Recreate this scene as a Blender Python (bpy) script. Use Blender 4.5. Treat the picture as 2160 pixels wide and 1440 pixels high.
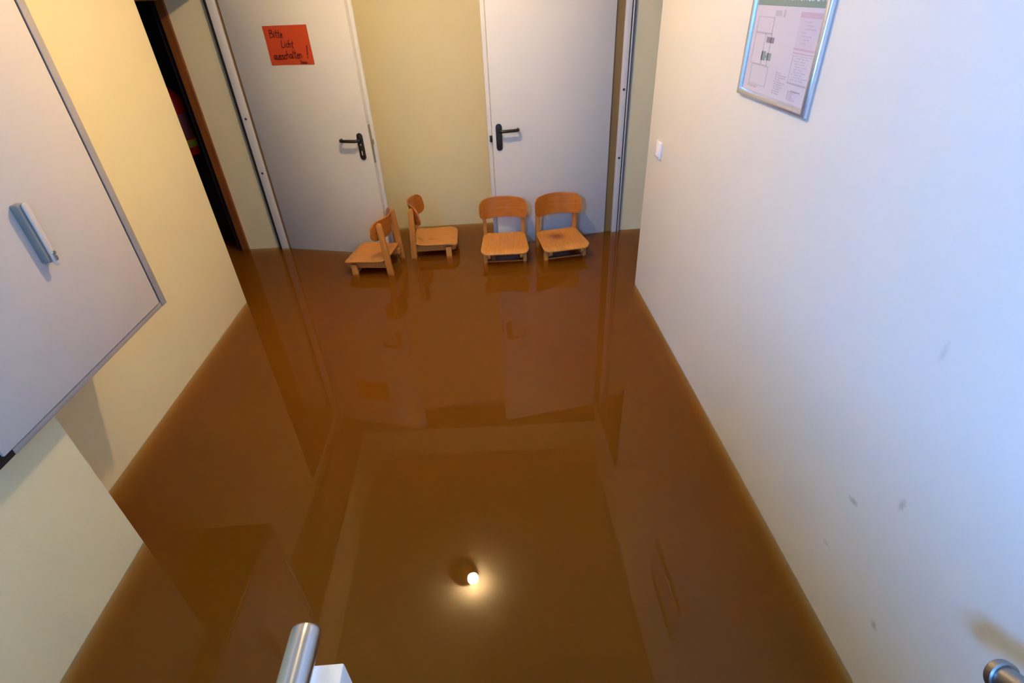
import bpy, bmesh, math, random
from mathutils import Vector, Matrix
random.seed(4)
C = bpy.context.scene.collection
SC = bpy.context.scene
for o in list(bpy.data.objects):
    bpy.data.objects.remove(o, do_unlink=True)

# ------------------------------------------------------------------ camera
cam_d = bpy.data.cameras.new('camera')
cam = bpy.data.objects.new('camera', cam_d)
C.objects.link(cam)
cam_d.sensor_width = 36.0
cam_d.lens = 36.0 * 1105.0 / 2160.0
cam_d.clip_start = 0.02
CAM_H = 1.585
R = Matrix(((0.99726879, -0.06877716, 0.02691957),
            (-0.06074986, -0.55656431, 0.82858049),
            (-0.04200494, -0.82795282, -0.55922241)))
right = R @ Vector((1, 0, 0)); upv = R @ Vector((0, -1, 0)); back = R @ Vector((0, 0, -1))
m = Matrix((right, upv, back)).transposed().to_4x4()
m.translation = Vector((0, 0, CAM_H))
cam.matrix_world = m
SC.camera = cam

# ------------------------------------------------------------------ world, light, exposure
w = bpy.data.worlds.new('world'); SC.world = w; w.use_nodes = True
w.node_tree.nodes['Background'].inputs[0].default_value = (0.45, 0.66, 1.0, 1)
w.node_tree.nodes['Background'].inputs[1].default_value = 0.1
SC.view_settings.view_transform = 'Standard'
SC.view_settings.look = 'None'
SC.view_settings.exposure = 0.0
SC.view_settings.gamma = 1.0
SC.view_settings.use_curve_mapping = False
SC.cycles.use_denoising = True
SC.cycles.volume_bounces = 4
SC.cycles.max_bounces = 10
SC.cycles.diffuse_bounces = 5
SC.cycles.transparent_max_bounces = 12
SC.cycles.sample_clamp_indirect = 120.0
SC.cycles.caustics_reflective = False

WINDOW = Vector((-1.312, -1.65, 2.45))      # high window in the stairwell's left wall, behind the camera
ld = bpy.data.lights.new('window_daylight', 'AREA')
ld.shape = 'RECTANGLE'; ld.size = 0.85; ld.size_y = 0.85
ld.color = (0.115, 0.345, 1.0); ld.energy = 480
lo = bpy.data.objects.new('window_daylight', ld); C.objects.link(lo)
lo.location = WINDOW + Vector((-0.10, 0, 0))
lo.rotation_euler = (0, -math.pi/2, 0)
LAMP_RGB = (1.0, 0.74, 0.45); LAMP_L = 950.0

# ------------------------------------------------------------------ helpers
def new_mat(name, col, rough=0.6, metal=0.0, bump=0.0, bscale=80.0, var=0.0, vscale=4.0, spec=0.5, grain=None):
    mt = bpy.data.materials.new(name); mt.use_nodes = True
    nt = mt.node_tree; b = nt.nodes['Principled BSDF']
    b.inputs['Base Color'].default_value = (*col, 1)
    b.inputs['Roughness'].default_value = rough
    b.inputs['Metallic'].default_value = metal
    b.inputs['Specular IOR Level'].default_value = spec
    tc = nt.nodes.new('ShaderNodeTexCoord')
    if var:
        n = nt.nodes.new('ShaderNodeTexNoise'); n.inputs['Scale'].default_value = vscale
        n.inputs['Detail'].default_value = 5
        mp = nt.nodes.new('ShaderNodeMapping')
        if grain: mp.inputs['Scale'].default_value = grain
        nt.links.new(tc.outputs['Object'], mp.inputs[0]); nt.links.new(mp.outputs[0], n.inputs['Vector'])
        r = nt.nodes.new('ShaderNodeMapRange'); r.inputs[1].default_value = 0.25; r.inputs[2].default_value = 0.75
        r.inputs[3].default_value = 1 - var; r.inputs[4].default_value = 1 + var
        nt.links.new(n.outputs['Fac'], r.inputs[0])
        mx = nt.nodes.new('ShaderNodeMix'); mx.data_type = 'RGBA'; mx.blend_type = 'MULTIPLY'
        mx.inputs[0].default_value = 1.0; mx.inputs[6].default_value = (*col, 1)
        nt.links.new(r.outputs[0], mx.inputs[7])
        nt.links.new(mx.outputs[2], b.inputs['Base Color'])
    if bump:
        n2 = nt.nodes.new('ShaderNodeTexNoise'); n2.inputs['Scale'].default_value = bscale
        n2.inputs['Detail'].default_value = 3
        nt.links.new(tc.outputs['Object'], n2.inputs['Vector'])
        bp = nt.nodes.new('ShaderNodeBump'); bp.inputs['Strength'].default_value = bump
        bp.inputs['Distance'].default_value = 0.002
        nt.links.new(n2.outputs['Fac'], bp.inputs['Height'])
        nt.links.new(bp.outputs[0], b.inputs['Normal'])
    return mt

def add_spots(mt, spots, col):
    """small stains on a material: each spot is (centre, radii, softness, amount) in object coordinates"""
    nt = mt.node_tree; b = nt.nodes['Principled BSDF']
    tc = nt.nodes.new('ShaderNodeTexCoord')
    nz = nt.nodes.new('ShaderNodeTexNoise'); nz.inputs['Scale'].default_value = 60; nz.inputs['Detail'].default_value = 4
    nt.links.new(tc.outputs['Object'], nz.inputs['Vector'])
    total = None
    for (c, r, soft, amt) in spots:
        mp = nt.nodes.new('ShaderNodeVectorMath'); mp.operation = 'SUBTRACT'; mp.inputs[1].default_value = c
        nt.links.new(tc.outputs['Object'], mp.inputs[0])
        dv = nt.nodes.new('ShaderNodeVectorMath'); dv.operation = 'DIVIDE'; dv.inputs[1].default_value = r
        nt.links.new(mp.outputs[0], dv.inputs[0])
        ln = nt.nodes.new('ShaderNodeVectorMath'); ln.operation = 'LENGTH'; nt.links.new(dv.outputs[0], ln.inputs[0])
        wob = nt.nodes.new('ShaderNodeMath'); wob.operation = 'MULTIPLY_ADD'; wob.inputs[1].default_value = 1.6; 
        nt.links.new(nz.outputs['Fac'], wob.inputs[0]); nt.links.new(ln.outputs['Value'], wob.inputs[2])
        mr = nt.nodes.new('ShaderNodeMapRange'); mr.inputs[1].default_value = 1.6 - soft; mr.inputs[2].default_value = 1.6 + soft
        mr.inputs[3].default_value = amt; mr.inputs[4].default_value = 0
        nt.links.new(wob.outputs[0], mr.inputs[0])
        if total is None: total = mr.outputs[0]
        else:
            ad = nt.nodes.new('ShaderNodeMath'); ad.operation = 'MAXIMUM'
            nt.links.new(total, ad.inputs[0]); nt.links.new(mr.outputs[0], ad.inputs[1]); total = ad.outputs[0]
    mx = nt.nodes.new('ShaderNodeMix'); mx.data_type = 'RGBA'
    nt.links.new(total, mx.inputs[0])
    src = b.inputs['Base Color']
    if src.is_linked: nt.links.new(src.links[0].from_socket, mx.inputs[6])
    else: mx.inputs[6].default_value = src.default_value[:]
    mx.inputs[7].default_value = (*col, 1)
    nt.links.new(mx.outputs[2], src)
    return mt

def box(bm, x0, x1, y0, y1, z0, z1, mat=None):
    vs = [bm.verts.new(p) for p in ((x0,y0,z0),(x1,y0,z0),(x1,y1,z0),(x0,y1,z0),(x0,y0,z1),(x1,y0,z1),(x1,y1,z1),(x0,y1,z1))]
    for f in ((0,3,2,1),(4,5,6,7),(0,1,5,4),(1,2,6,5),(2,3,7,6),(3,0,4,7)):
        bm.faces.new([vs[i] for i in f])
    return vs

def rbox(x0, x1, y0, y1, z0, z1, r=0.003, seg=2):
    bm = bmesh.new(); box(bm, x0, x1, y0, y1, z0, z1)
    bmesh.ops.bevel(bm, geom=bm.edges[:], offset=r, segments=seg, affect='EDGES', profile=0.5)
    return bm

def prism(pts, axis, a0, a1, bevel=0.0, seg=2):
    """extrude a closed 2-D outline; axis names the extrusion axis, pts are the other two in x,y,z order"""
    bm = bmesh.new()
    def P(p, a):
        return {'x': (a, p[0], p[1]), 'y': (p[0], a, p[1]), 'z': (p[0], p[1], a)}[axis]
    A = [bm.verts.new(P(p, a0)) for p in pts]; B = [bm.verts.new(P(p, a1)) for p in pts]
    n = len(pts)
    bm.faces.new(A); bm.faces.new(B[::-1])
    for i in range(n):
        bm.faces.new((A[i], B[i], B[(i+1) % n], A[(i+1) % n]))
    bmesh.ops.recalc_face_normals(bm, faces=bm.faces[:])
    if bevel:
        es = [e for e in bm.edges if e.calc_face_angle(0) > 0.6]
        bmesh.ops.bevel(bm, geom=es, offset=bevel, segments=seg, affect='EDGES', profile=0.5)
    return bm

def rounded(x0, x1, z0, z1, r, n=6):
    pts = []
    for cx, cz, a0 in ((x1-r, z1-r, 0), (x0+r, z1-r, 90), (x0+r, z0+r, 180), (x1-r, z0+r, 270)):
        for i in range(n+1):
            a = math.radians(a0 + 90*i/n); pts.append((cx + r*math.cos(a), cz + r*math.sin(a)))
    return pts

def tube(path, r, n=20, cap=True, bm=None, r_list=None):
    bm = bm or bmesh.new(); rings = []
    path = [Vector(p) for p in path]
    for i, p in enumerate(path):
        t = (path[min(i+1, len(path)-1)] - path[max(i-1, 0)]).normalized()
        ref = Vector((0,0,1)) if abs(t.z) < 0.9 else Vector((1,0,0))
        u = t.cross(ref).normalized(); v = t.cross(u).normalized()
        rr = r_list[i] if r_list else r
        rings.append([bm.verts.new(p + (u*math.cos(2*math.pi*k/n) + v*math.sin(2*math.pi*k/n))*rr) for k in range(n)])
    for a, b in zip(rings, rings[1:]):
        for k in range(n):
            bm.faces.new((a[k], a[(k+1) % n], b[(k+1) % n], b[k]))
    if cap:
        bm.faces.new(rings[0][::-1]); bm.faces.new(rings[-1])
    bmesh.ops.recalc_face_normals(bm, faces=bm.faces[:])
    return bm

def lathe(profile, n=32, bm=None, M=None):
    bm = bm or bmesh.new(); rings = []
    for (r, z) in profile:
        if r < 1e-5: rings.append([bm.verts.new((0, 0, z))])
        else: rings.append([bm.verts.new((r*math.cos(2*math.pi*k/n), r*math.sin(2*math.pi*k/n), z)) for k in range(n)])
    for a, b in zip(rings, rings[1:]):
        for k in range(n):
            if len(a) == 1 and len(b) == 1: continue
            if len(a) == 1: bm.faces.new((a[0], b[k], b[(k+1) % n]))
            elif len(b) == 1: bm.faces.new((a[k], a[(k+1) % n], b[0]))
            else: bm.faces.new((a[k], a[(k+1) % n], b[(k+1) % n], b[k]))
    bmesh.ops.recalc_face_normals(bm, faces=bm.faces[:])
    if M is not None: bmesh.ops.transform(bm, matrix=M, verts=bm.verts[:])
    return bm

def join(*bms):
    me = bpy.data.meshes.new('t'); out = bmesh.new()
    for b in bms:
        b.to_mesh(me); out.from_mesh(me); b.free()
    bpy.data.meshes.remove(me)
    return out

def obj(name, bm, mat, parent=None, smooth=True, loc=None):
    me = bpy.data.meshes.new(name); bm.to_mesh(me); bm.free()
    if smooth:
        me.shade_smooth()
        me.set_sharp_from_angle(angle=math.radians(35))
    me.materials.append(mat)
    o = bpy.data.objects.new(name, me); C.objects.link(o)
    if parent: o.parent = parent
    if loc: o.location = loc
    return o

def empty(name, loc, rz=0.0):
    o = bpy.data.objects.new(name, None); C.objects.link(o); o.location = loc; o.rotation_euler = (0, 0, rz)
    o.empty_display_size = 0.1
    return o

def tag(o, label=None, cat=None, group=None, kind=None):
    for k, v in (('label', label), ('category', cat), ('group', group), ('kind', kind)):
        if v: o[k] = v
    return o

FLOOR = -0.245
CEIL = 2.33
XL, XN, XR = -1.577, -1.312, 0.891     # far left wall face, near left wall face, right wall face

# ------------------------------------------------------------------ materials
M = {}
M['cream'] = new_mat('cream_wall_paint', (0.84, 0.73, 0.42), 0.7, bump=0.25, bscale=140, var=0.02, vscale=2.5)
M['white_wall'] = new_mat('white_wall_paint', (0.70, 0.665, 0.57), 0.65, bump=0.35, bscale=55, var=0.02, vscale=2.0)
M['ceiling'] = new_mat('ceiling_paint', (0.78, 0.70, 0.48), 0.8)
M['floor'] = new_mat('floor_tiles', (0.45, 0.38, 0.28), 0.5, var=0.1)
M['step'] = new_mat('step_stone', (0.20, 0.18, 0.16), 0.5, var=0.12, vscale=30)
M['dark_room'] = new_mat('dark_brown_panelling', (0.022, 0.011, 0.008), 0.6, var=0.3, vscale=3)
M['brown_wood'] = new_mat('brown_door_frame_wood', (0.24, 0.072, 0.012), 0.5, var=0.3, vscale=12, grain=(6, 6, 0.5))
M['door'] = new_mat('door_paint', (0.70, 0.68, 0.64), 0.45, bump=0.08, bscale=200, var=0.015)
M['gap_strip'] = new_mat('black_gap', (0.012, 0.011, 0.012), 0.6)  # black for the strips in the door and cabinet gaps
M['rebate'] = new_mat('brown_rebate', (0.24, 0.15, 0.05), 0.6)
M['black'] = new_mat('black_plastic', (0.010, 0.009, 0.009), 0.35)
M['steel'] = new_mat('brushed_steel', (0.60, 0.60, 0.60), 0.30, metal=1.0)
def brushed(mt, axis):
    nt = mt.node_tree; b = nt.nodes['Principled BSDF']
    t = nt.nodes.new('ShaderNodeTangent'); t.direction_type = 'RADIAL'; t.axis = axis
    b.inputs['Anisotropic'].default_value = 0.8
    b.inputs['Anisotropic Rotation'].default_value = 0.25
    nt.links.new(t.outputs[0], b.inputs['Tangent'])
brushed(M['steel'], 'Y')
M['latch'] = new_mat('dull_zinc', (0.42, 0.38, 0.30), 0.45, metal=0.8)
M['hole'] = new_mat('dark_screw_hole', (0.06, 0.05, 0.05), 0.5)
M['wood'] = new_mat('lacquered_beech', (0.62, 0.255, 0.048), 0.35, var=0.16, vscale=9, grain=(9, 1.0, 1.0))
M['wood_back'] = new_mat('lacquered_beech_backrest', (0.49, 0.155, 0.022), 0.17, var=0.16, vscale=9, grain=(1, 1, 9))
M['wood_leg'] = new_mat('beech_leg', (0.60, 0.245, 0.050), 0.45, var=0.12, vscale=10, grain=(6, 6, 0.7))
M['orange_paper'] = new_mat('orange_paper', (0.58, 0.062, 0.012), 0.7, var=0.05, vscale=6)
M['ink'] = new_mat('marker_ink', (0.11, 0.007, 0.006), 0.6)
M['cabinet'] = new_mat('grey_cabinet_lacquer', (0.62, 0.565, 0.52), 0.5, bump=0.06, bscale=240)
M['cab_frame'] = new_mat('grey_cabinet_frame', (0.36, 0.325, 0.30), 0.4, var=0.12, vscale=8)
M['grey_plastic'] = new_mat('grey_plastic', (0.27, 0.26, 0.25), 0.35)
M['chrome'] = new_mat('chrome', (0.85, 0.85, 0.85), 0.08, metal=1.0)
M['alu'] = new_mat('anodised_aluminium', (0.72, 0.72, 0.72), 0.25, metal=0.75)
M['paper'] = new_mat('white_paper', (0.56, 0.52, 0.56), 0.4)
M['green'] = new_mat('green_header_print', (0.20, 0.27, 0.22), 0.4)
M['print_grey'] = new_mat('grey_print', (0.36, 0.33, 0.38), 0.5)
M['print_light'] = new_mat('light_grey_print', (0.44, 0.41, 0.44), 0.5)
M['print_green'] = new_mat('green_print', (0.22, 0.28, 0.25), 0.5)
M['print_pink'] = new_mat('pink_print', (0.50, 0.37, 0.43), 0.5)
M['print_rose'] = new_mat('rose_tint_print', (0.54, 0.48, 0.53), 0.5)
M['print_dark'] = new_mat('dark_print', (0.26, 0.20, 0.25), 0.5)
M['header_text'] = new_mat('white_header_letters', (0.62, 0.66, 0.66), 0.4)
M['switch'] = new_mat('white_switch_plastic', (0.85, 0.82, 0.80), 0.25)
M['red'] = new_mat('red_enamel', (0.80, 0.02, 0.014), 0.3)
M['yellow'] = new_mat('yellow_print', (0.75, 0.55, 0.03), 0.5)
M['pale_label'] = new_mat('pale_red_print', (0.42, 0.09, 0.075), 0.5)
M['white_paint'] = new_mat('white_gloss_paint', (0.80, 0.80, 0.78), 0.35)
M['dark_steel'] = new_mat('dark_steel', (0.30, 0.30, 0.31), 0.38, metal=1.0)
M['bronze'] = new_mat('dark_bronze_enamel', (0.05, 0.026, 0.010), 0.18)
add_spots(M['white_wall'], [((XR, .841, .445), (.05, .016, .009), .5, .55), ((XR, .726, .574), (.05, .008, .016), .6, .4),
    ((XR, .637, .224), (.05, .009, .010), .6, .5), ((XR, .806, .941), (.05, .007, .022), .7, .22),
    ((XR, .86, .24), (.05, .015, .006), .7, .3), ((XR, 2.99, .03), (.05, .05, .03), .8, .25)], (0.22, 0.18, 0.16))

# lamp bulb emission
mt = bpy.data.materials.new('glowing_bulb'); mt.use_nodes = True
nt = mt.node_tree; nt.nodes.clear()
em = nt.nodes.new('ShaderNodeEmission'); em.inputs[0].default_value = (*LAMP_RGB, 1); em.inputs[1].default_value = LAMP_L
ou = nt.nodes.new('ShaderNodeOutputMaterial'); nt.links.new(em.outputs[0], ou.inputs[0])
M['bulb'] = mt

# muddy water: a clear mirror-smooth surface over a scattering, absorbing body
mt = bpy.data.materials.new('muddy_water'); mt.use_nodes = True
nt = mt.node_tree; nt.nodes.clear()
ou = nt.nodes.new('ShaderNodeOutputMaterial')
tr = nt.nodes.new('ShaderNodeBsdfTransparent')
gl = nt.nodes.new('ShaderNodeBsdfGlossy'); gl.inputs['Roughness'].default_value = 0.0
fr = nt.nodes.new('ShaderNodeFresnel'); fr.inputs['IOR'].default_value = 1.33
mx = nt.nodes.new('ShaderNodeMixShader')
nt.links.new(fr.outputs[0], mx.inputs[0]); nt.links.new(tr.outputs[0], mx.inputs[1]); nt.links.new(gl.outputs[0], mx.inputs[2])
nt.links.new(mx.outputs[0], ou.inputs['Surface'])
vs = nt.nodes.new('ShaderNodeVolumeCoefficients') if hasattr(bpy.types, 'ShaderNodeVolumeCoefficients') else None
SIG_S = (7.9, 4.25, 0.85); SIG_A = (4.5, 9.4, 23.0)
if vs:
    vs.inputs['Scatter Coefficients'].default_value = SIG_S
    vs.inputs['Absorption Coefficients'].default_value = SIG_A
    nt.links.new(vs.outputs[0], ou.inputs['Volume'])
else:
    st = [s + a for s, a in zip(SIG_S, SIG_A)]
    k = max(st)
    s1 = nt.nodes.new('ShaderNodeVolumeScatter'); s1.inputs['Color'].default_value = (*[s / 15.0 for s in SIG_S], 1); s1.inputs['Density'].default_value = 15.0
    # Volume Scatter only scatters (colour x density); Volume Absorption removes (1 - colour) x density
    a1 = nt.nodes.new('ShaderNodeVolumeAbsorption'); a1.inputs['Color'].default_value = (*[1 - a / 50.0 for a in SIG_A], 1); a1.inputs['Density'].default_value = 50.0
    ad = nt.nodes.new('ShaderNodeAddShader')
    nt.links.new(s1.outputs[0], ad.inputs[0]); nt.links.new(a1.outputs[0], ad.inputs[1])
    nt.links.new(ad.outputs[0], ou.inputs['Volume'])
M['water'] = mt

# ------------------------------------------------------------------ setting
def struct(name, bm, mat, label=None, smooth=False):
    o = obj(name, bm, mat, smooth=smooth); o['kind'] = 'structure'
    if label: o['label'] = label
    return o

bm = bmesh.new(); box(bm, -3.6, 2.4, -4.7, 4.5, FLOOR - 0.15, FLOOR); struct('floor', bm, M['floor'])
# corridor ceiling and, behind the camera, the taller stairwell's
bm = bmesh.new(); box(bm, -3.6, 2.4, 0.2, 4.5, CEIL, CEIL + 0.2); struct('ceiling', bm, M['ceiling'])
bm = bmesh.new(); box(bm, -3.6, 2.4, -4.8, 0.2, 4.6, 4.8); struct('ceiling.001', bm, M['ceiling'])
bm = bmesh.new(); box(bm, -3.6, 2.4, 0.2, 0.32, CEIL + 0.2, 4.6); struct('wall_stairwell', bm, M['cream'])
# left wall: recessed far part with the doorway, the thicker near part with a notch for the cabinet, the beam above
YJ = 1.233
bm = bmesh.new()
box(bm, -1.86, XL, YJ - 0.3, 3.005, FLOOR, CEIL)
box(bm, -1.86, XL, 3.005, 3.867, 1.665, CEIL)
box(bm, XL - 0.1, XN, -4.6, YJ, FLOOR, 0.64)
WY0, WY1, WZ0, WZ1 = WINDOW.y - .45, WINDOW.y + .45, WINDOW.z - .45, WINDOW.z + .45
box(bm, XL - 0.1, XN, WY1, 0.965, 0.64, CEIL)
box(bm, XL - 0.1, XN, -4.6, WY1, 0.64, WZ0)
box(bm, XL - 0.1, XN, -4.6, WY0, WZ0, WZ1)
box(bm, XL - 0.1, XN, -4.6, WY1, WZ1, 4.6)
box(bm, XL - 0.1, XN, WY1, 0.25, CEIL, 4.6)
box(bm, XL - 0.1, XN, 0.965, 3.867, 1.84, CEIL)
struct('wall_left', bm, M['cream'])
# side room behind the doorway
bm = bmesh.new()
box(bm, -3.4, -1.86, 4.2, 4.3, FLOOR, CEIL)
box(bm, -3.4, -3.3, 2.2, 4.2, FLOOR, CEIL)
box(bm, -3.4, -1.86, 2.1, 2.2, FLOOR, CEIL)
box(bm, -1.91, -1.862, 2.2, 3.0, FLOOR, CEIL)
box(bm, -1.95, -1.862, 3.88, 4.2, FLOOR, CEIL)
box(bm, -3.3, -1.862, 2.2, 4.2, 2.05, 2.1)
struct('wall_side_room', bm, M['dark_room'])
# right wall, its doorway, and the passage behind it
bm = bmesh.new()
box(bm, XR, XR + 0.13, -4.6, 2.913, FLOOR, CEIL)
box(bm, XR, XR + 0.13, -4.6, 0.25, CEIL, 4.6)
box(bm, XR, XR + 0.13, 2.913, 3.785, 1.73, CEIL)
bmesh.ops.bevel(bm, geom=[e for e in bm.edges if abs(e.verts[0].co.y - 2.913) < 1e-4 and abs(e.verts[1].co.y - 2.913) < 1e-4
    and abs(e.verts[0].co.x - XR) < 1e-4 and abs(e.verts[1].co.x - XR) < 1e-4], offset=0.004, segments=2, affect='EDGES')
struct('wall_right', bm, M['white_wall'])
bm = bmesh.new(); box(bm, 2.2, 2.3, 2.3, 4.3, FLOOR, CEIL); box(bm, XR + 0.13, 2.2, 2.3, 2.4, FLOOR, CEIL)
struct('wall_passage', bm, M['cream'])
# back wall: alcove back, the two piers beside the doors, the lintel
bm = bmesh.new()
box(bm, -1.862, 2.3, 4.11, 4.25, FLOOR, CEIL)
box(bm, -1.862, -1.618, 3.867, 4.12, FLOOR, CEIL)
box(bm, 0.985, 2.3, 3.785, 4.12, FLOOR, CEIL)
for v in box(bm, -1.63, 0.995, 3.83, 4.12, 1.98, CEIL):
    if v.co.y < 3.9: v.co.y = 3.866 if v.co.x < 0 else 3.786
struct('wall_back', bm, M['cream'])
# stairwell end wall; the window is in the left wall behind the camera
bm = bmesh.new(); box(bm, XL - 0.1, XR + 0.13, -4.7, -4.6, FLOOR, 4.6); struct('wall_front', bm, M['cream'])
wn = empty('window_1', (XN - .05, WINDOW.y, WZ0)); wn['kind'] = 'structure'
bm = bmesh.new()
for a in ((-.45, -.41, 0, .9), (.41, .45, 0, .9), (-.41, .41, 0, .04), (-.41, .41, .86, .9)):
    box(bm, -.03, .03, a[0], a[1], a[2], a[3])
obj('window_frame', bm, M['white_paint'], wn, smooth=False)
# stairs the photographer stands on, with a landing below the window
bm = bmesh.new()
prev = FLOOR
for k in range(1, 9):
    y1 = 0.50 - 0.285 * (k - 1); z1 = FLOOR + 0.17 * k
    y0 = y1 - 0.285 if k < 8 else -4.6
    box(bm, -0.26, XR, y0, y1, FLOOR, z1)
struct('stairs', bm, M['step'])
# brown wooden jamb of the side room's doorway
bm = bmesh.new()
box(bm, -1.905, -1.858, 3.845, 3.868, FLOOR, 1.664)
box(bm, -1.905, -1.858, 3.006, 3.845, 1.61, 1.664)
struct('trim_1', bm, M['brown_wood'], 'brown wooden frame of the dark side doorway')

# flood water
e = .003
outline_w = [(XN - e, -.4), (XR + e, -.4), (XR + e, 2.913 - e), (XR + .13 - e, 2.913 - e), (XR + .13 - e, 2.4 - e), (2.2 + e, 2.4 - e),
    (2.2 + e, 3.785 + e), (.985 + e, 3.785 + e), (.985 + e, 4.11 + e), (-1.618 - e, 4.11 + e), (-1.618 - e, 3.867 + e), (-1.862, 3.867 + e),
    (-1.862, 3.88 + e), (-1.95 - e, 3.88 + e), (-1.95 + e, 4.2 + e), (-3.3 - e, 4.2 + e), (-3.3 - e, 2.2 - e), (-1.91 + e, 2.2 - e),
    (-1.91 + e, 3.005 - e), (XL - e, 3.005 - e), (XL - e, YJ - e), (XN - e, YJ - e)]
bm = prism(outline_w, 'z', FLOOR + 0.002, 0.0)
bmesh.ops.triangulate(bm, faces=[f for f in bm.faces if len(f.verts) > 4])
o = obj('flood_water', bm, M['water'], smooth=False)
tag(o, 'still muddy brown flood water covering the corridor floor', 'water', kind='stuff')

# ------------------------------------------------------------------ the two steel doors
def handle(parent, x, z, side, y=0.0, keyhole=False, face_dir=-1):
    """lever handle on a long plate; side = +1 lever points to +x"""
    h = obj('door_handle', prism(rounded(x - .0205, x + .0205, z - .128, z + .042, .0200, 6), 'y', y - .009, y, 0.003), M['black'], parent)
    p = [(x, y - .006, z), (x, y - .030, z), (x + side*.004, y - .042, z), (x + side*.014, y - .050, z), (x + side*.105, y - .050, z),
         (x + side*.117, y - .046, z), (x + side*.124, y - .036, z), (x + side*.126, y - .018, z)]
    lv = tube(p, .0100, 14)
    obj('lever', lv, M['black'], h)
    if keyhole:
        ob = obj('keyhole', prism(rounded(x - .0035, x + .0035, z - .098, z - .068, .0034, 4), 'y', y - .0100, y - .0085), M['alu'], h)
        ob['label'] = 'bright keyhole slot'
        obj('screw', lathe([(0, 0), (.006, 0), (.006, .002), (0, .002)], 12, M=Matrix.Translation((x, y - .0085, z - .030)) @ Matrix.Rotation(math.pi/2, 4, 'X')), M['grey_plastic'], h)
    return h

def screw_hole(parent, x, y, z):
    prof = [(0, .0035), (.0045, .0035), (.006, 0), (.0085, 0), (.0085, .002), (0, .002)]
    obj('screw', lathe([(0, .001), (.0075, .001), (.0085, 0), (0, 0)], 14, M=Matrix.Translation((x, y, z)) @ Matrix.Rotation(math.pi/2, 4, 'X')), M['hole'], parent)

DT = 1.744
# left leaf, hinged at its far left edge and ajar
d1 = empty('door_1', (-1.533, 3.833, FLOOR)); d1['kind'] = 'structure'
d1['label'] = 'white steel door carrying the orange note, left of the alcove'
a1 = math.atan2(-0.238, 0.812)
W1 = 0.846
def rot_bm(bm, a, off=(0, 0, 0)):
    bmesh.ops.transform(bm, matrix=Matrix.Translation(off) @ Matrix.Rotation(a, 4, 'Z'), verts=bm.verts[:]); return bm
H = DT - FLOOR
def leaf_bm(x0, x1, latch_side, n=0):
    """leaf with the folded rebate lip of a steel fire door on its latch edge"""
    fx0, fx1 = (x0, x1 - .020) if latch_side > 0 else (x0 + .024, x1)
    b1 = rbox(fx0, fx1, 0, .045, 0.01, H, .003)
    b2 = rbox(x0, x1, .042, .058, 0.01, H + .01, .004)      # back lip, reaching past the latch edge
    return join(b1, b2)
leaf1 = obj('leaf', leaf_bm(0, W1, 1), M['door'], d1); leaf1.rotation_euler = (0, 0, a1)
z0 = -FLOOR
hd = handle(leaf1, W1 - .085, 0.806 + z0, -1, keyhole=True)
# latch plate and bolt seen on the edge of the leaf
lp = obj('latch_plate', rbox(W1 - .0205, W1 - .0185, .010, .036, .655 + z0, .895 + z0, .0005), M['latch'], leaf1); lp['label'] = 'dull metal latch plate'
obj('latch_bolt', rbox(W1 - .019, W1 - .007, .014, .032, .775 + z0, .805 + z0, .002), M['latch'], lp)
fr1 = obj('frame', join(rbox(-.070, -.018, .002, .05, 0, H + .03, .003)), M['door'], d1)
obj('gap_strip', join(rbox(-.086, -.069, .004, .05, 0, H + .03, .001)), M['gap_strip'], d1, smooth=False)  # black strip along the gap between frame and pier
obj('rebate', join(rbox(-.019, .004, .012, .05, 0, H + .03, .001)), M['rebate'], d1, smooth=False)
for zz in (.592, .932): screw_hole(fr1, -.045, .0015, zz - .02 + z0 if zz < .9 else zz + z0)

# right leaf, hinged at its far right edge
d2 = empty('door_2', (0.872, 3.766, FLOOR)); d2['kind'] = 'structure'
d2['label'] = 'white steel door behind two of the small chairs'
a2 = math.atan2(.130, .837)
W2 = 0.847
leaf2 = obj('leaf', leaf_bm(-W2, 0, -1), M['door'], d2); leaf2.rotation_euler = (0, 0, a2)
hd2 = handle(leaf2, -W2 + .067, 0.808 + z0, 1)
obj('latch_bolt', join(rbox(-W2 + .008, -W2 + .026, .010, .030, .735 + z0, .775 + z0, .002)), M['black'], leaf2)
fr2 = obj('frame', rbox(.055, .092, -.012, .05, 0, H + .03, .003), M['door'], d2)
obj('gap_strip', rbox(.0915, .102, .006, .05, 0, H + .03, .001), M['gap_strip'], d2, smooth=False)  # black strip along the gap beside the right frame
obj('frame_lip', rbox(.1015, .107, -.012, .05, 0, H + .03, .0015), M['door'], d2)
obj('packing_strip', rbox(.1065, .121, .004, .05, 0, H + .03, .0015), M['cab_frame'], d2)
obj('rebate', rbox(-.004, .056, .012, .05, 0, H + .03, .001), M['rebate'], d2, smooth=False)
for zz in (.553, .995): screw_hole(fr2, .074, -.0125, zz + z0)

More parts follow.
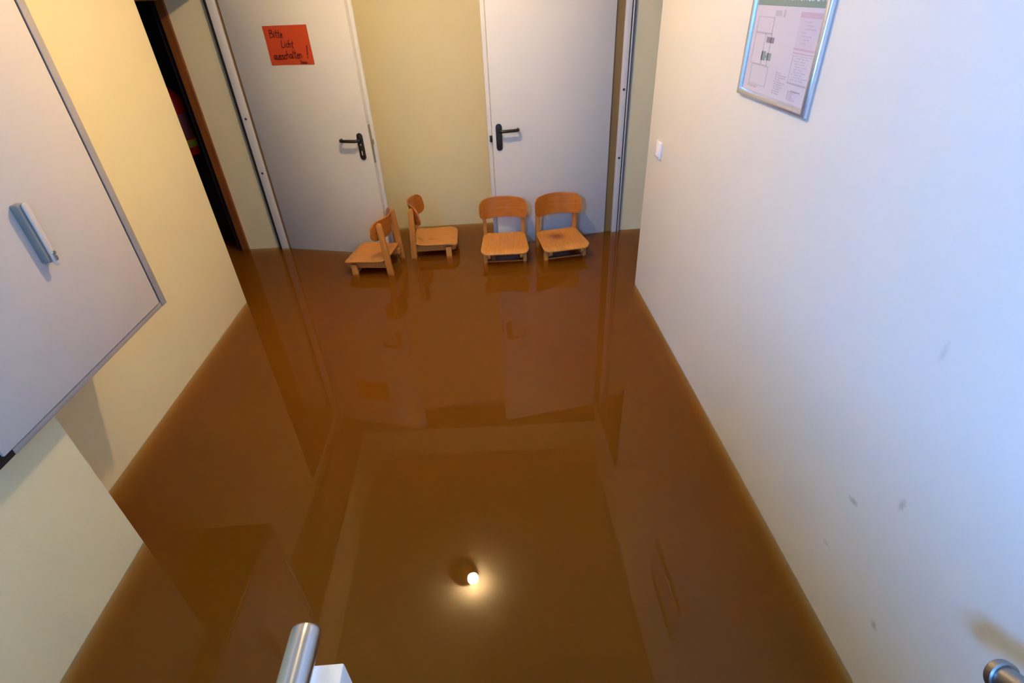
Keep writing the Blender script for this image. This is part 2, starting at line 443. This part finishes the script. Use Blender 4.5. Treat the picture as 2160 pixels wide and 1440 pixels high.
# ------------------------------------------------------------------ handwritten orange note
GL = {  # strokes on a 1-unit tall cell
 'B': (.6, [[(0.05,0),(0.08,1)],[(0.08,1),(.4,.95),(.45,.75),(.1,.55)],[(.1,.55),(.5,.5),(.55,.2),(.35,0),(.05,0)]]),
 'L': (.5, [[(0.08,1),(0.03,.02),(.42,.04)]]),
 'i': (.25, [[(.1,.55),(.1,0)],[(.1,.75),(.11,.8)]]),
 't': (.35, [[(.17,.95),(.15,.1),(.28,0)],[(.02,.62),(.33,.64)]]),
 'e': (.4, [[(.05,.28),(.33,.32),(.28,.52),(.12,.52),(.04,.25),(.14,0),(.35,.08)]]),
 'c': (.38, [[(.33,.48),(.14,.54),(.04,.25),(.14,0),(.34,.07)]]),
 'h': (.42, [[(.06,1),(.05,0)],[(.05,.4),(.22,.55),(.32,.4),(.33,0)]]),
 'a': (.44, [[(.33,.5),(.12,.5),(.04,.22),(.14,0),(.3,.15),(.34,.5),(.36,.05),(.42,0)]]),
 'u': (.42, [[(.06,.52),(.07,.1),(.2,0),(.33,.15),(.34,.52)],[(.34,.52),(.36,0)]]),
 's': (.36, [[(.3,.48),(.14,.54),(.06,.4),(.26,.2),(.24,.03),(.04,.02)]]),
 'l': (.22, [[(.1,1),(.08,.08),(.16,0)]]),
 'n': (.42, [[(.06,.52),(.05,0)],[(.05,.35),(.2,.54),(.32,.4),(.34,0)]]),
 'k': (.4, [[(.06,1),(.05,0)],[(.32,.5),(.06,.25),(.34,0)]]),
 'D': (.55, [[(.05,0),(.07,1),(.4,.85),(.48,.45),(.35,.1),(.05,0)]]),
 '!': (.3, [[(.18,1.25),(.13,.3)],[(.12,.06),(.12,.0)]]),
}
def handwriting(text, x, z, h, wd, y, wide=1.0, slope=0.0):
    bm = bmesh.new(); cx = x
    for ch in text:
        adv, strokes = GL[ch]
        jz = random.uniform(-.05, .05) * h
        for st in strokes:
            P = [Vector((cx + p[0]*h*wide + .12*p[1]*h, z + jz + p[1]*h + slope*(cx - x), 0)) for p in st]
            for a, b in zip(P, P[1:]):
                d = (b - a); 
                if d.length < 1e-6: continue
                d.normalize(); nrm = Vector((-d.y, d.x, 0)) * wd / 2; e = d * wd * .4
                q = [a - e + nrm, a - e - nrm, b + e - nrm, b + e + nrm]
                top = [bm.verts.new((v.x, y - .0004, v.y)) for v in q]; bot = [bm.verts.new((v.x, y, v.y)) for v in q]
                bm.faces.new(top); bm.faces.new(bot[::-1])
                for i in range(4): bm.faces.new((top[i], bot[i], bot[(i+1) % 4], top[(i+1) % 4]))
        cx += adv * h * wide
    bmesh.ops.recalc_face_normals(bm, faces=bm.faces[:])
    return bm
PX, PZ, PW, PH = .258, 1.246, .297, .210     # on the leaf, from its hinge edge
pn = empty('paper_sign', Vector((-1.533, 3.833, 0)) + Matrix.Rotation(a1, 3, 'Z') @ Vector((PX, -.0012, PZ)), a1)
tag(pn, 'orange paper note with dark handwriting on the white steel door', 'sign')
bm = bmesh.new()
nx, nz = 12, 8
g = [[bm.verts.new((PW*i/nx, -.0006 - .0022*(max(0, abs(i/nx - .5) - .3)**2)*8 - .0008*math.sin(i*1.3 + j), PH*j/nz)) for j in range(nz+1)] for i in range(nx+1)]
for i in range(nx):
    for j in range(nz): bm.faces.new((g[i][j], g[i+1][j], g[i+1][j+1], g[i][j+1]))
ext = bmesh.ops.extrude_face_region(bm, geom=bm.faces[:])
bmesh.ops.translate(bm, vec=(0, .0004, 0), verts=[e for e in ext['geom'] if isinstance(e, bmesh.types.BMVert)])
bmesh.ops.recalc_face_normals(bm, faces=bm.faces[:])
obj('sheet', bm, M['orange_paper'], pn)
tx = join(handwriting('Bitte', .035, .150, .040, .0042, -.0028, 1.15, -.03),
          handwriting('Licht', .100, .095, .038, .0040, -.0028, 1.15, -.02),
          handwriting('ausschalten', .026, .032, .042, .0044, -.0028, 1.12, .03),
          handwriting('!', .255, .036, .050, .0062, -.0028, 1.0, 0),
          handwriting('Danke', .205, .006, .017, .0022, -.0028, 1.2, 0))
obj('handwriting', tx, M['ink'], pn, smooth=False)['kind'] = 'stuff'

# ------------------------------------------------------------------ small wooden chairs standing in the water
def plate(outline, rings, zf, th, flat_axis='z'):
    """thin panel from an outline (closed list of (u, v)); zf(u, v) bends it"""
    bm = bmesh.new(); n = len(outline)
    cu = sum(p[0] for p in outline)/n; cv = sum(p[1] for p in outline)/n
    def pos(u, v, side):
        h = zf(u, v) + side
        return (u, v, h) if flat_axis == 'z' else (u, h, v)
    top, bot = [], []
    for k, s in enumerate(rings):
        inset = 0.0
        top.append([bm.verts.new(pos(cu + (p[0]-cu)*s, cv + (p[1]-cv)*s, th/2)) for p in outline])
        bot.append([bm.verts.new(pos(cu + (p[0]-cu)*s, cv + (p[1]-cv)*s, -th/2)) for p in outline])
    ct = bm.verts.new(pos(cu, cv, th/2)); cb = bm.verts.new(pos(cu, cv, -th/2))
    for L in (top, bot):
        for a, b in zip(L, L[1:]):
            for i in range(n): bm.faces.new((a[i], a[(i+1) % n], b[(i+1) % n], b[i]))
    for i in range(n):
        bm.faces.new((top[-1][i], top[-1][(i+1) % n], ct)); bm.faces.new((bot[-1][i], bot[-1][(i+1) % n], cb))
        bm.faces.new((top[0][i], top[0][(i+1) % n], bot[0][(i+1) % n], bot[0][i]))
    bmesh.ops.recalc_face_normals(bm, faces=bm.faces[:])
    es = [e for e in bm.edges if e.calc_face_angle(0) > 1.0]
    bmesh.ops.bevel(bm, geom=es, offset=th*.3, segments=2, affect='EDGES', profile=.5)
    return bm

def subdivided(pts, k=3):
    out = []
    for i, p in enumerate(pts):
        q = pts[(i+1) % len(pts)]
        L = math.hypot(q[0]-p[0], q[1]-p[1]); m_ = max(1, int(L/.02))
        for j in range(m_): out.append((p[0] + (q[0]-p[0])*j/m_, p[1] + (q[1]-p[1])*j/m_))
    return out

def seat_mat(i, spots):
    s = M['wood'].copy(); s.name = 'lacquered_beech_seat'
    if spots: add_spots(s, spots, (0.20, 0.020, 0.007))
    return s

def make_chair(loc, rz, label, stain=None):
    t = empty('child_chair', (loc[0], loc[1], FLOOR), rz)
    tag(t, label, 'chair', 'low wooden chairs standing in the flood')
    # seat: rounded trapezium, waterfall front, lifted back
    o = rounded(-1, 1, 0, 1, .0, 1)
    base = rounded(-.168, .168, -.166, .142, .045, 6)
    outl = []
    for (x, y) in subdivided(base):
        f = (y + .166)/.308
        outl.append((x*(1 - .10*f), y))
    def zs(x, y):
        f = (y + .166)/.308
        z = .343 - .018*max(0, (.22 - f)/.22)**2 + .016*max(0, (f - .72)/.28)**2 - .006*(1 - (x/.17)**2)*min(1, f*3)
        return z
    st = obj('seat', plate(outl, (1, .93, .8, .6, .35, .15), zs, .011), seat_mat(0, stain), t)
    for s in (-1, 1):
        # side rail with a rounded nose in front of the front leg
        pts = [(.150, .283), (.150, .328)] + [(-.132 + .024*math.cos(math.radians(a)), .3045 + .0235*math.sin(math.radians(a))) for a in range(90, 271, 20)]
        obj('side_rail', prism(pts, 'x', s*.112 - .011, s*.112 + .011, .003), M['wood_leg'], t)
        # front leg
        obj('leg', prism([(-.118, 0), (-.079, 0), (-.081, .315), (-.121, .315)], 'x', s*.1365 - .0125, s*.1365 + .0125, .003), M['wood_leg'], t)
        # rear leg, leaning forward to its rounded top
        def ry(z): return .168 - .040*z/.58
        pts = [(ry(0) - .023, 0), (ry(0) + .023, 0), (ry(.55) + .019, .55)]
        for a in range(0, 181, 20):
            pts.append((ry(.588) + .018*math.cos(math.radians(a)), .588 + .018*math.sin(math.radians(a))))
        pts.append((ry(.55) - .019, .55))
        obj('leg', prism(pts, 'x', s*.1365 - .012, s*.1365 + .012, .003), M['wood_leg'], t)
    obj('stretcher', rbox(-.125, .125, -.108, -.088, .220, .247, .003), M['wood_leg'], t)
    # bent plywood backrest
    base = rounded(-.167, .167, .482, .617, .044, 6)
    def zb(x, z): return .148 - .052*(x/.14)**2 + .16*(z - .55)
    outl = [(x, z + (.006*(1 - (x/.167)**2) if z > .55 else 0)) for x, z in subdivided(base)]
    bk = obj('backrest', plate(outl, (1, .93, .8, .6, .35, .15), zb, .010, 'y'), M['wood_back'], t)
    for s in (-1, 1):
        for zz in (.520, .565):
            yy = zb(s*.132, zz) - .0052
            obj('rivet', lathe([(0, .0015), (.003, .0012), (.0042, 0), (.0042, -.002), (0, -.002)], 10,
                M=Matrix.Translation((s*.132, yy, zz)) @ Matrix.Rotation(math.pi/2, 4, 'X')), M['brown_wood'], bk)
    return t

make_chair((-.818, 3.431), math.radians(-100.2), 'small wooden chair before the orange note door, seat turned away from the other chairs',
           [((.12, -.12, .34), (.020, .006, .05), .5, .5)])
make_chair((-.408, 3.651), math.radians(90.4), 'small wooden chair side-on before the cream alcove wall, backrest seen edge-on',
           [((-.05, .02, .34), (.010, .035, .05), .8, .55)])
make_chair((.096, 3.46), math.radians(-1.9), 'small wooden chair facing forward with a clean unstained seat')
make_chair((.497, 3.465), math.radians(7.9), 'small wooden chair facing forward with a dark red stain on its seat',
           [((-.02, .045, .34), (.045, .040, .05), 1.0, 1.0)])

# ------------------------------------------------------------------ grey wall cabinet
XC = -1.236
cb = empty('wall_cabinet', (XC, 1.39, 0.655))
tag(cb, 'big grey metal wall cabinet with a locked swing handle', 'cabinet')
def cbx(x0, x1, y0, y1, z0_, z1_, r=.002): return rbox(x0, x1, y0 - 1.39, y1 - 1.39, z0_ - .655, z1_ - .655, r)
CT = 1.70
obj('body', join(cbx(XN - XC + .003, -.02, .97, 1.80, .656, CT), cbx(XL - XC + .002, XN - XC + .01, 1.236, 1.80, .656, CT)), M['cab_frame'], cb)
obj('frame', join(cbx(-.022, -.001, 1.772, 1.803, .655, CT),
                  cbx(-.022, -.0035, 1.02, 1.772, .655, .674), cbx(-.022, -.001, .984, 1.772, 1.672, CT)), M['cab_frame'], cb)
obj('gap_strip', cbx(-.024, -.005, .968, 1.776, .656, 1.68, .001), M['gap_strip'], cb)  # black strip standing in for the shade in the gap round the cabinet door
dr = obj('door', cbx(-.013, .0015, .990, 1.761, .6775, 1.668, .003), M['cabinet'], cb)
# swing handle: base block standing on the door, lever on its front, lock barrel at the lower end
hy, hz = 1.405 - 1.39, 1.085 - .655
lv = prism(rounded(hy - .004, hy + .0165, hz - .088, hz + .088, .008, 5), 'x', .022, .029, .003)
base = prism(rounded(hy - .014, hy + .014, hz - .076, hz + .088, .006, 4), 'x', .001, .022, .003)
hb = obj('handle', base, M['grey_plastic'], dr)
lvo = obj('lever', lv, M['cabinet'], dr); lvo['label'] = 'pale lever of the handle'
hb['label'] = 'grey swing handle'
lk = obj('lock', join(lathe([(0, .004), (.0055, .004), (.0075, 0), (.0075, -.004), (0, -.004)], 18,
     M=Matrix.Translation((.0292, hy + .006, hz - .052)) @ Matrix.Rotation(math.pi/2, 4, 'Y')),
     prism(rounded(hy + .0005, hy + .0115, hz - .074, hz - .060, .004, 4), 'x', .028, .0315)), M['chrome'], dr)
lk['label'] = 'chrome lock barrel'

# ------------------------------------------------------------------ framed evacuation plan on the right wall
PY0, PY1, PZ0, PZ1 = 1.485, 1.922, 1.252, 1.590
pl = empty('wall_plan', (XR, (PY0 + PY1)/2, PZ0))
tag(pl, 'framed printed evacuation plan with a green title strip on the white wall', 'framed plan')
yc = (PY0 + PY1)/2
# local: u = towards the far end of the wall is the sheet's left; sheet reads left to right as y falls
def P(u, v, d): return (-d, yc + (PY1 - PY0)/2*0 - u, v)   # u to the right, v up from the lower edge, d out of the wall
HW = (PY1 - PY0)/2; HH = PZ1 - PZ0; FW = .022
def bar(u0, v0, u1, v1, inner):
    pass
bm = bmesh.new()
prof = [(0, .001), (0, .010), (.004, .016), (.010, .0185), (.016, .017), (.021, .011), (.022, .004)]
def frame_bm():
    corners = [(-HW, 0, 1, 1), (HW, 0, -1, 1), (HW, HH, -1, -1), (-HW, HH, 1, -1)]
    b = bmesh.new(); loops = []
    for (cu, cv, su, sv) in corners:
        loops.append([b.verts.new((-dd, -(cu + su*p), cv + sv*p)) for p, dd in prof])
    for i in range(4):
        A, B = loops[i], loops[(i+1) % 4]
        for k in range(len(prof)-1): b.faces.new((A[k], B[k], B[k+1], A[k+1]))
    bmesh.ops.recalc_face_normals(b, faces=b.faces[:])
    return b
obj('frame', frame_bm(), M['alu'], pl)
def sheet_box(u0, u1, v0, v1, d0, d1):
    b = bmesh.new(); box(b, -d1, -d0, -u1, -u0, v0, v1); return b
sh = obj('sheet', sheet_box(-HW + .018, HW - .018, .018, HH - .018, .002, .0060), M['paper'], pl)
def flat(u0, u1, v0, v1): return sheet_box(u0, u1, v0, v1, .0055, .0066)
hdz0 = 1.508 - PZ0
obj('title_strip', sheet_box(-HW + .026, HW - .022, hdz0, hdz0 + .052, .0055, .0064), M['green'], pl)
cu = bpy.data.curves.new('title', 'FONT'); cu.body = 'FLUCHT- UND RETTUNGSPLAN'; cu.size = .0335; cu.align_x = 'CENTER'
to = bpy.data.objects.new('tmp_title', cu); C.objects.link(to)
bpy.context.view_layer.update()
me = bpy.data.meshes.new_from_object(to.evaluated_get(bpy.context.evaluated_depsgraph_get()))
bpy.data.objects.remove(to)
b = bmesh.new(); b.from_mesh(me); bpy.data.meshes.remove(me)
wmax = max(v.co.x for v in b.verts) - min(v.co.x for v in b.verts); sx = (2*HW - .066)/wmax
for v in b.verts: v.co = Vector((-.0068, -(v.co.x*sx), hdz0 + .0145 + v.co.y))
obj('title_lettering', b, M['header_text'], pl, smooth=False)['kind'] = 'stuff'
# printed plan: outlines, stair cores, side tables, legend
U0 = -HW + .018
def S(u): return -HW + .018 + u*(2*HW - .036)      # 0..1 across the sheet
def V(v): return .018 + v*(hdz0 - .018)            # 0..1 from the lower edge to the strip
def rect(u0, u1, v0, v1): return flat(S(u0), S(u1), V(v0), V(v1))
def outline(u0, u1, v0, v1, t=.006):
    tv = t*1.6
    return [rect(u0, u1, v0, v0 + tv), rect(u0, u1, v1 - tv, v1), rect(u0, u0 + t, v0, v1), rect(u1 - t, u1, v0, v1)]
lines = outline(.07, .33, .70, .88) + outline(.07, .24, .34, .70) + outline(.10, .38, .10, .34) + outline(.24, .34, .34, .70)
obj('plan_outline', join(*lines), M['print_light'], pl, smooth=False)['kind'] = 'stuff'
obj('stair_symbol', join(rect(.27, .385, .600, .664)), M['print_dark'], pl, smooth=False)
obj('green_symbol', join(rect(.235, .295, .395, .500), rect(.315, .385, .405, .490), rect(.2951, .3149, .43, .46)), M['print_green'], pl, smooth=False)
obj('emblem', join(rect(.33, .42, .895, .955), rect(.45, .475, .885, .965)), M['print_light'], pl, smooth=False)['kind'] = 'stuff'
for tb in (rect(.69, .99, .90, .955), rect(.69, .99, .575, .60), rect(.69, .99, .54, .555)):
    obj('pink_table_rule', tb, M['print_pink'], pl, smooth=False)
obj('table_ground', sheet_box(S(.69), S(.99), V(.605), V(.895), .0055, .0063), M['print_rose'], pl, smooth=False)
side = outline(.70, .98, .235, .525, .004)
tl = []
for k in range(9):
    vv = .49 - k*.028
    u = .72 + random.random()*.06
    while u < .88:
        wd = .02 + random.random()*.05
        tl.append(rect(u, u + wd, vv, vv + .010)); u += wd + .02
for k in range(7):
    vv = .86 - k*.035
    u = .73 + random.random()*.08
    tl.append(sheet_box(S(u), S(u + .05 + random.random()*.1), V(vv), V(vv + .009), .0060, .0071))
obj('table_text', join(*side, *tl), M['print_light'], pl, smooth=False)['kind'] = 'stuff'
dk = [rect(.69, .975, .222, .232), rect(.77, .90, .145, .160), rect(.09, .24, .065, .076), rect(.10, .27, .085, .092)]
for k in range(10):
    vv = .30 - k*.026
    u = .505 + random.random()*.02
    dk.append(rect(u, u + .012, vv, vv + .014)); dk.append(rect(u + .03, u + .06 + random.random()*.10, vv, vv + .008))
for k in range(6):
    vv = .14 - k*.018
    dk.append(rect(.735, .745, vv, vv + .010)); dk.append(rect(.76, .80 + random.random()*.06, vv, vv + .006))
obj('legend_text', join(*dk), M['print_grey'], pl, smooth=False)['kind'] = 'stuff'

# ------------------------------------------------------------------ light switch on the right wall
sw = empty('light_switch', (XR, 2.715, .868))
tag(sw, 'white plastic rocker switch near the end of the white wall', 'switch')
def pb(y0, y1, z0_, z1_, d0, d1, r): return rbox(-d1, -d0, y0, y1, z0_, z1_, r)
obj('cover_plate', pb(-.041, .041, -.041, .041, .0, .012, .004), M['switch'], sw)
rk = prism([(-.010, -.028), (-.019, -.028), (-.0145, .0), (-.012, .028), (-.010, .028)], 'y', -.028, .028, .0015)
bm2 = bmesh.new()
me = bpy.data.meshes.new('t'); rk.to_mesh(me); rk.free(); bm2.from_mesh(me); bpy.data.meshes.remove(me)
obj('rocker', bm2, M['switch'], sw)

# ------------------------------------------------------------------ fire extinguisher in the side room
ex = empty('fire_extinguisher', (-2.162, 4.10, .665))
tag(ex, 'red fire extinguisher with a yellow band hanging in the dark side room', 'extinguisher')
prof = [(0, .0), (.060, .0), (.072, .008), (.075, .02), (.075, .36), (.072, .385), (.060, .410), (.042, .428), (.024, .438), (.022, .452), (0, .452)]
obj('cylinder', lathe(prof, 32), M['red'], ex)
lb = obj('yellow_band', lathe([(.0758, .062), (.0764, .064), (.0764, .110), (.0758, .112)], 32), M['yellow'], ex); lb['label'] = 'yellow printed band'
lb = obj('print_panel', lathe([(.0756, .125), (.0760, .126), (.0760, .285), (.0756, .286)], 32), M['pale_label'], ex); lb['label'] = 'pale red instruction panel'
obj('valve', join(lathe([(0, .45), (.018, .45), (.020, .46), (.020, .485), (.014, .49), (.014, .505), (0, .505)], 18)), M['black'], ex)
obj('grip', join(rbox(-.095, .02, -.011, .011, .495, .507, .003), prism([(-.10, .530), (.0, .515), (.02, .506), (.02, .516), (.0, .527), (-.10, .543)], 'y', -.010, .010, .002)), M['black'], ex)
hp = [(.02, 0, .475), (.055, -.02, .49), (.085, -.045, .46), (.092, -.05, .38), (.088, -.045, .25), (.080, -.048, .14)]
sm = []
for a, b_, c_, d_ in zip([hp[0]] + hp[:-2], hp[:-1], hp[1:], hp[2:] + [hp[-1]]):
    for k in range(6):
        t_ = k/6; A, B_, Cc, D = map(Vector, (a, b_, c_, d_))
        sm.append(.5*((2*B_) + (Cc - A)*t_ + (2*A - 5*B_ + 4*Cc - D)*t_**2 + (3*B_ - A - 3*Cc + D)*t_**3))
obj('hose', tube([Vector((p.x*.0 - .02 - p.x, p.y, p.z)) for p in sm], .009, 12), M['black'], ex)
obj('bracket', join(rbox(-.03, .03, .070, .098, .20, .40, .003)), M['black'], ex)

# ------------------------------------------------------------------ ceiling lamp (seen mirrored in the water)
LX, LY = -.383, 2.482
lp_ = empty('ceiling_lamp', (LX, LY, CEIL))
tag(lp_, 'glowing bulb in a dark round ceiling fitting, mirrored in the water', 'lamp')
obj('canopy', lathe([(0, 0), (.088, 0), (.090, -.010), (.086, -.022), (.072, -.040), (.050, -.050), (.046, -.046), (0, -.046)], 40), M['bronze'], lp_)
obj('rim', lathe([(.087, -.004), (.094, -.006), (.095, -.012), (.090, -.017), (.086, -.014)], 40), M['chrome'], lp_)
obj('socket', tube([(.018, -.022, -.048), (.038, -.048, -.062)], .016, 16), M['bronze'], lp_)
bprof = [(0, -.043)]
for a in range(-80, 61, 14): bprof.append((.043*math.cos(math.radians(a)), .043*math.sin(math.radians(a))))
bprof += [(.018, .048), (.014, .056), (0, .056)]
q = Vector((-.022, .030, .020)).normalized().to_track_quat('Z', 'Y').to_matrix().to_4x4()
obj('bulb', lathe(bprof, 24, M=Matrix.Translation((.058, -.075, -.066)) @ q), M['bulb'], lp_)

# ------------------------------------------------------------------ railings at the foot of the stairs
rl = empty('stair_railing', (-.29, .386, FLOOR))
tag(rl, 'round brushed steel handrail above a white parapet, nearest the camera', 'railing')
TX, TZ = -.300, .838
dz = TZ - FLOOR; ptop = .783 - FLOOR
hp = [(-.01, -.372, dz), (-.01, -.3, dz), (-.01, -.1, dz), (-.01, 0, dz), (-.01, .018, dz), (-.01, .0215, dz), (-.01, .0235, dz)]
obj('handrail', tube(hp, .0215, 40, r_list=[.0215]*5 + [.0205, .0185]), M['steel'], rl)
obj('parapet', prism([(0, 0), (0, ptop), (-.36, ptop), (-.38, ptop + .60), (-1.2, ptop + .75), (-1.9, ptop + 1.15), (-1.9, 0)], 'x', -.035, .035, .0025), M['white_paint'], rl)  # unseen rise behind the camera is added to shade the lower right wall
for yy, zz in ((-.10, 0), (-.30, 0)):
    obj('bracket', tube([(-.01, yy, ptop - .003 + zz), (-.01, yy, dz - .018 + zz)], .007, 12), M['steel'], rl)

hr = empty('wall_handrail', (.761, .350, .645))
tag(hr, 'dark steel handrail end fixed along the white wall', 'railing')
d = Vector((0, -1, .60)).normalized()
obj('end_cap', join(tube([Vector((0, 0, 0)) + d*k for k in (-.004, -.002, 0, .010, .012)], .026, 32, r_list=[.021, .0245, .026, .026, .0235])), M['dark_steel'], hr)
obj('tube', tube([d*.008, d*.4, d*1.9], .0205, 32), M['dark_steel'], hr)
for k in (.45, 1.5):
    pz = d*k
    obj('bracket', tube([pz + Vector((0, 0, -.018)), pz + Vector((.015, 0, -.05)), pz + Vector((.128, 0, -.06))], .006, 12), M['dark_steel'], hr)
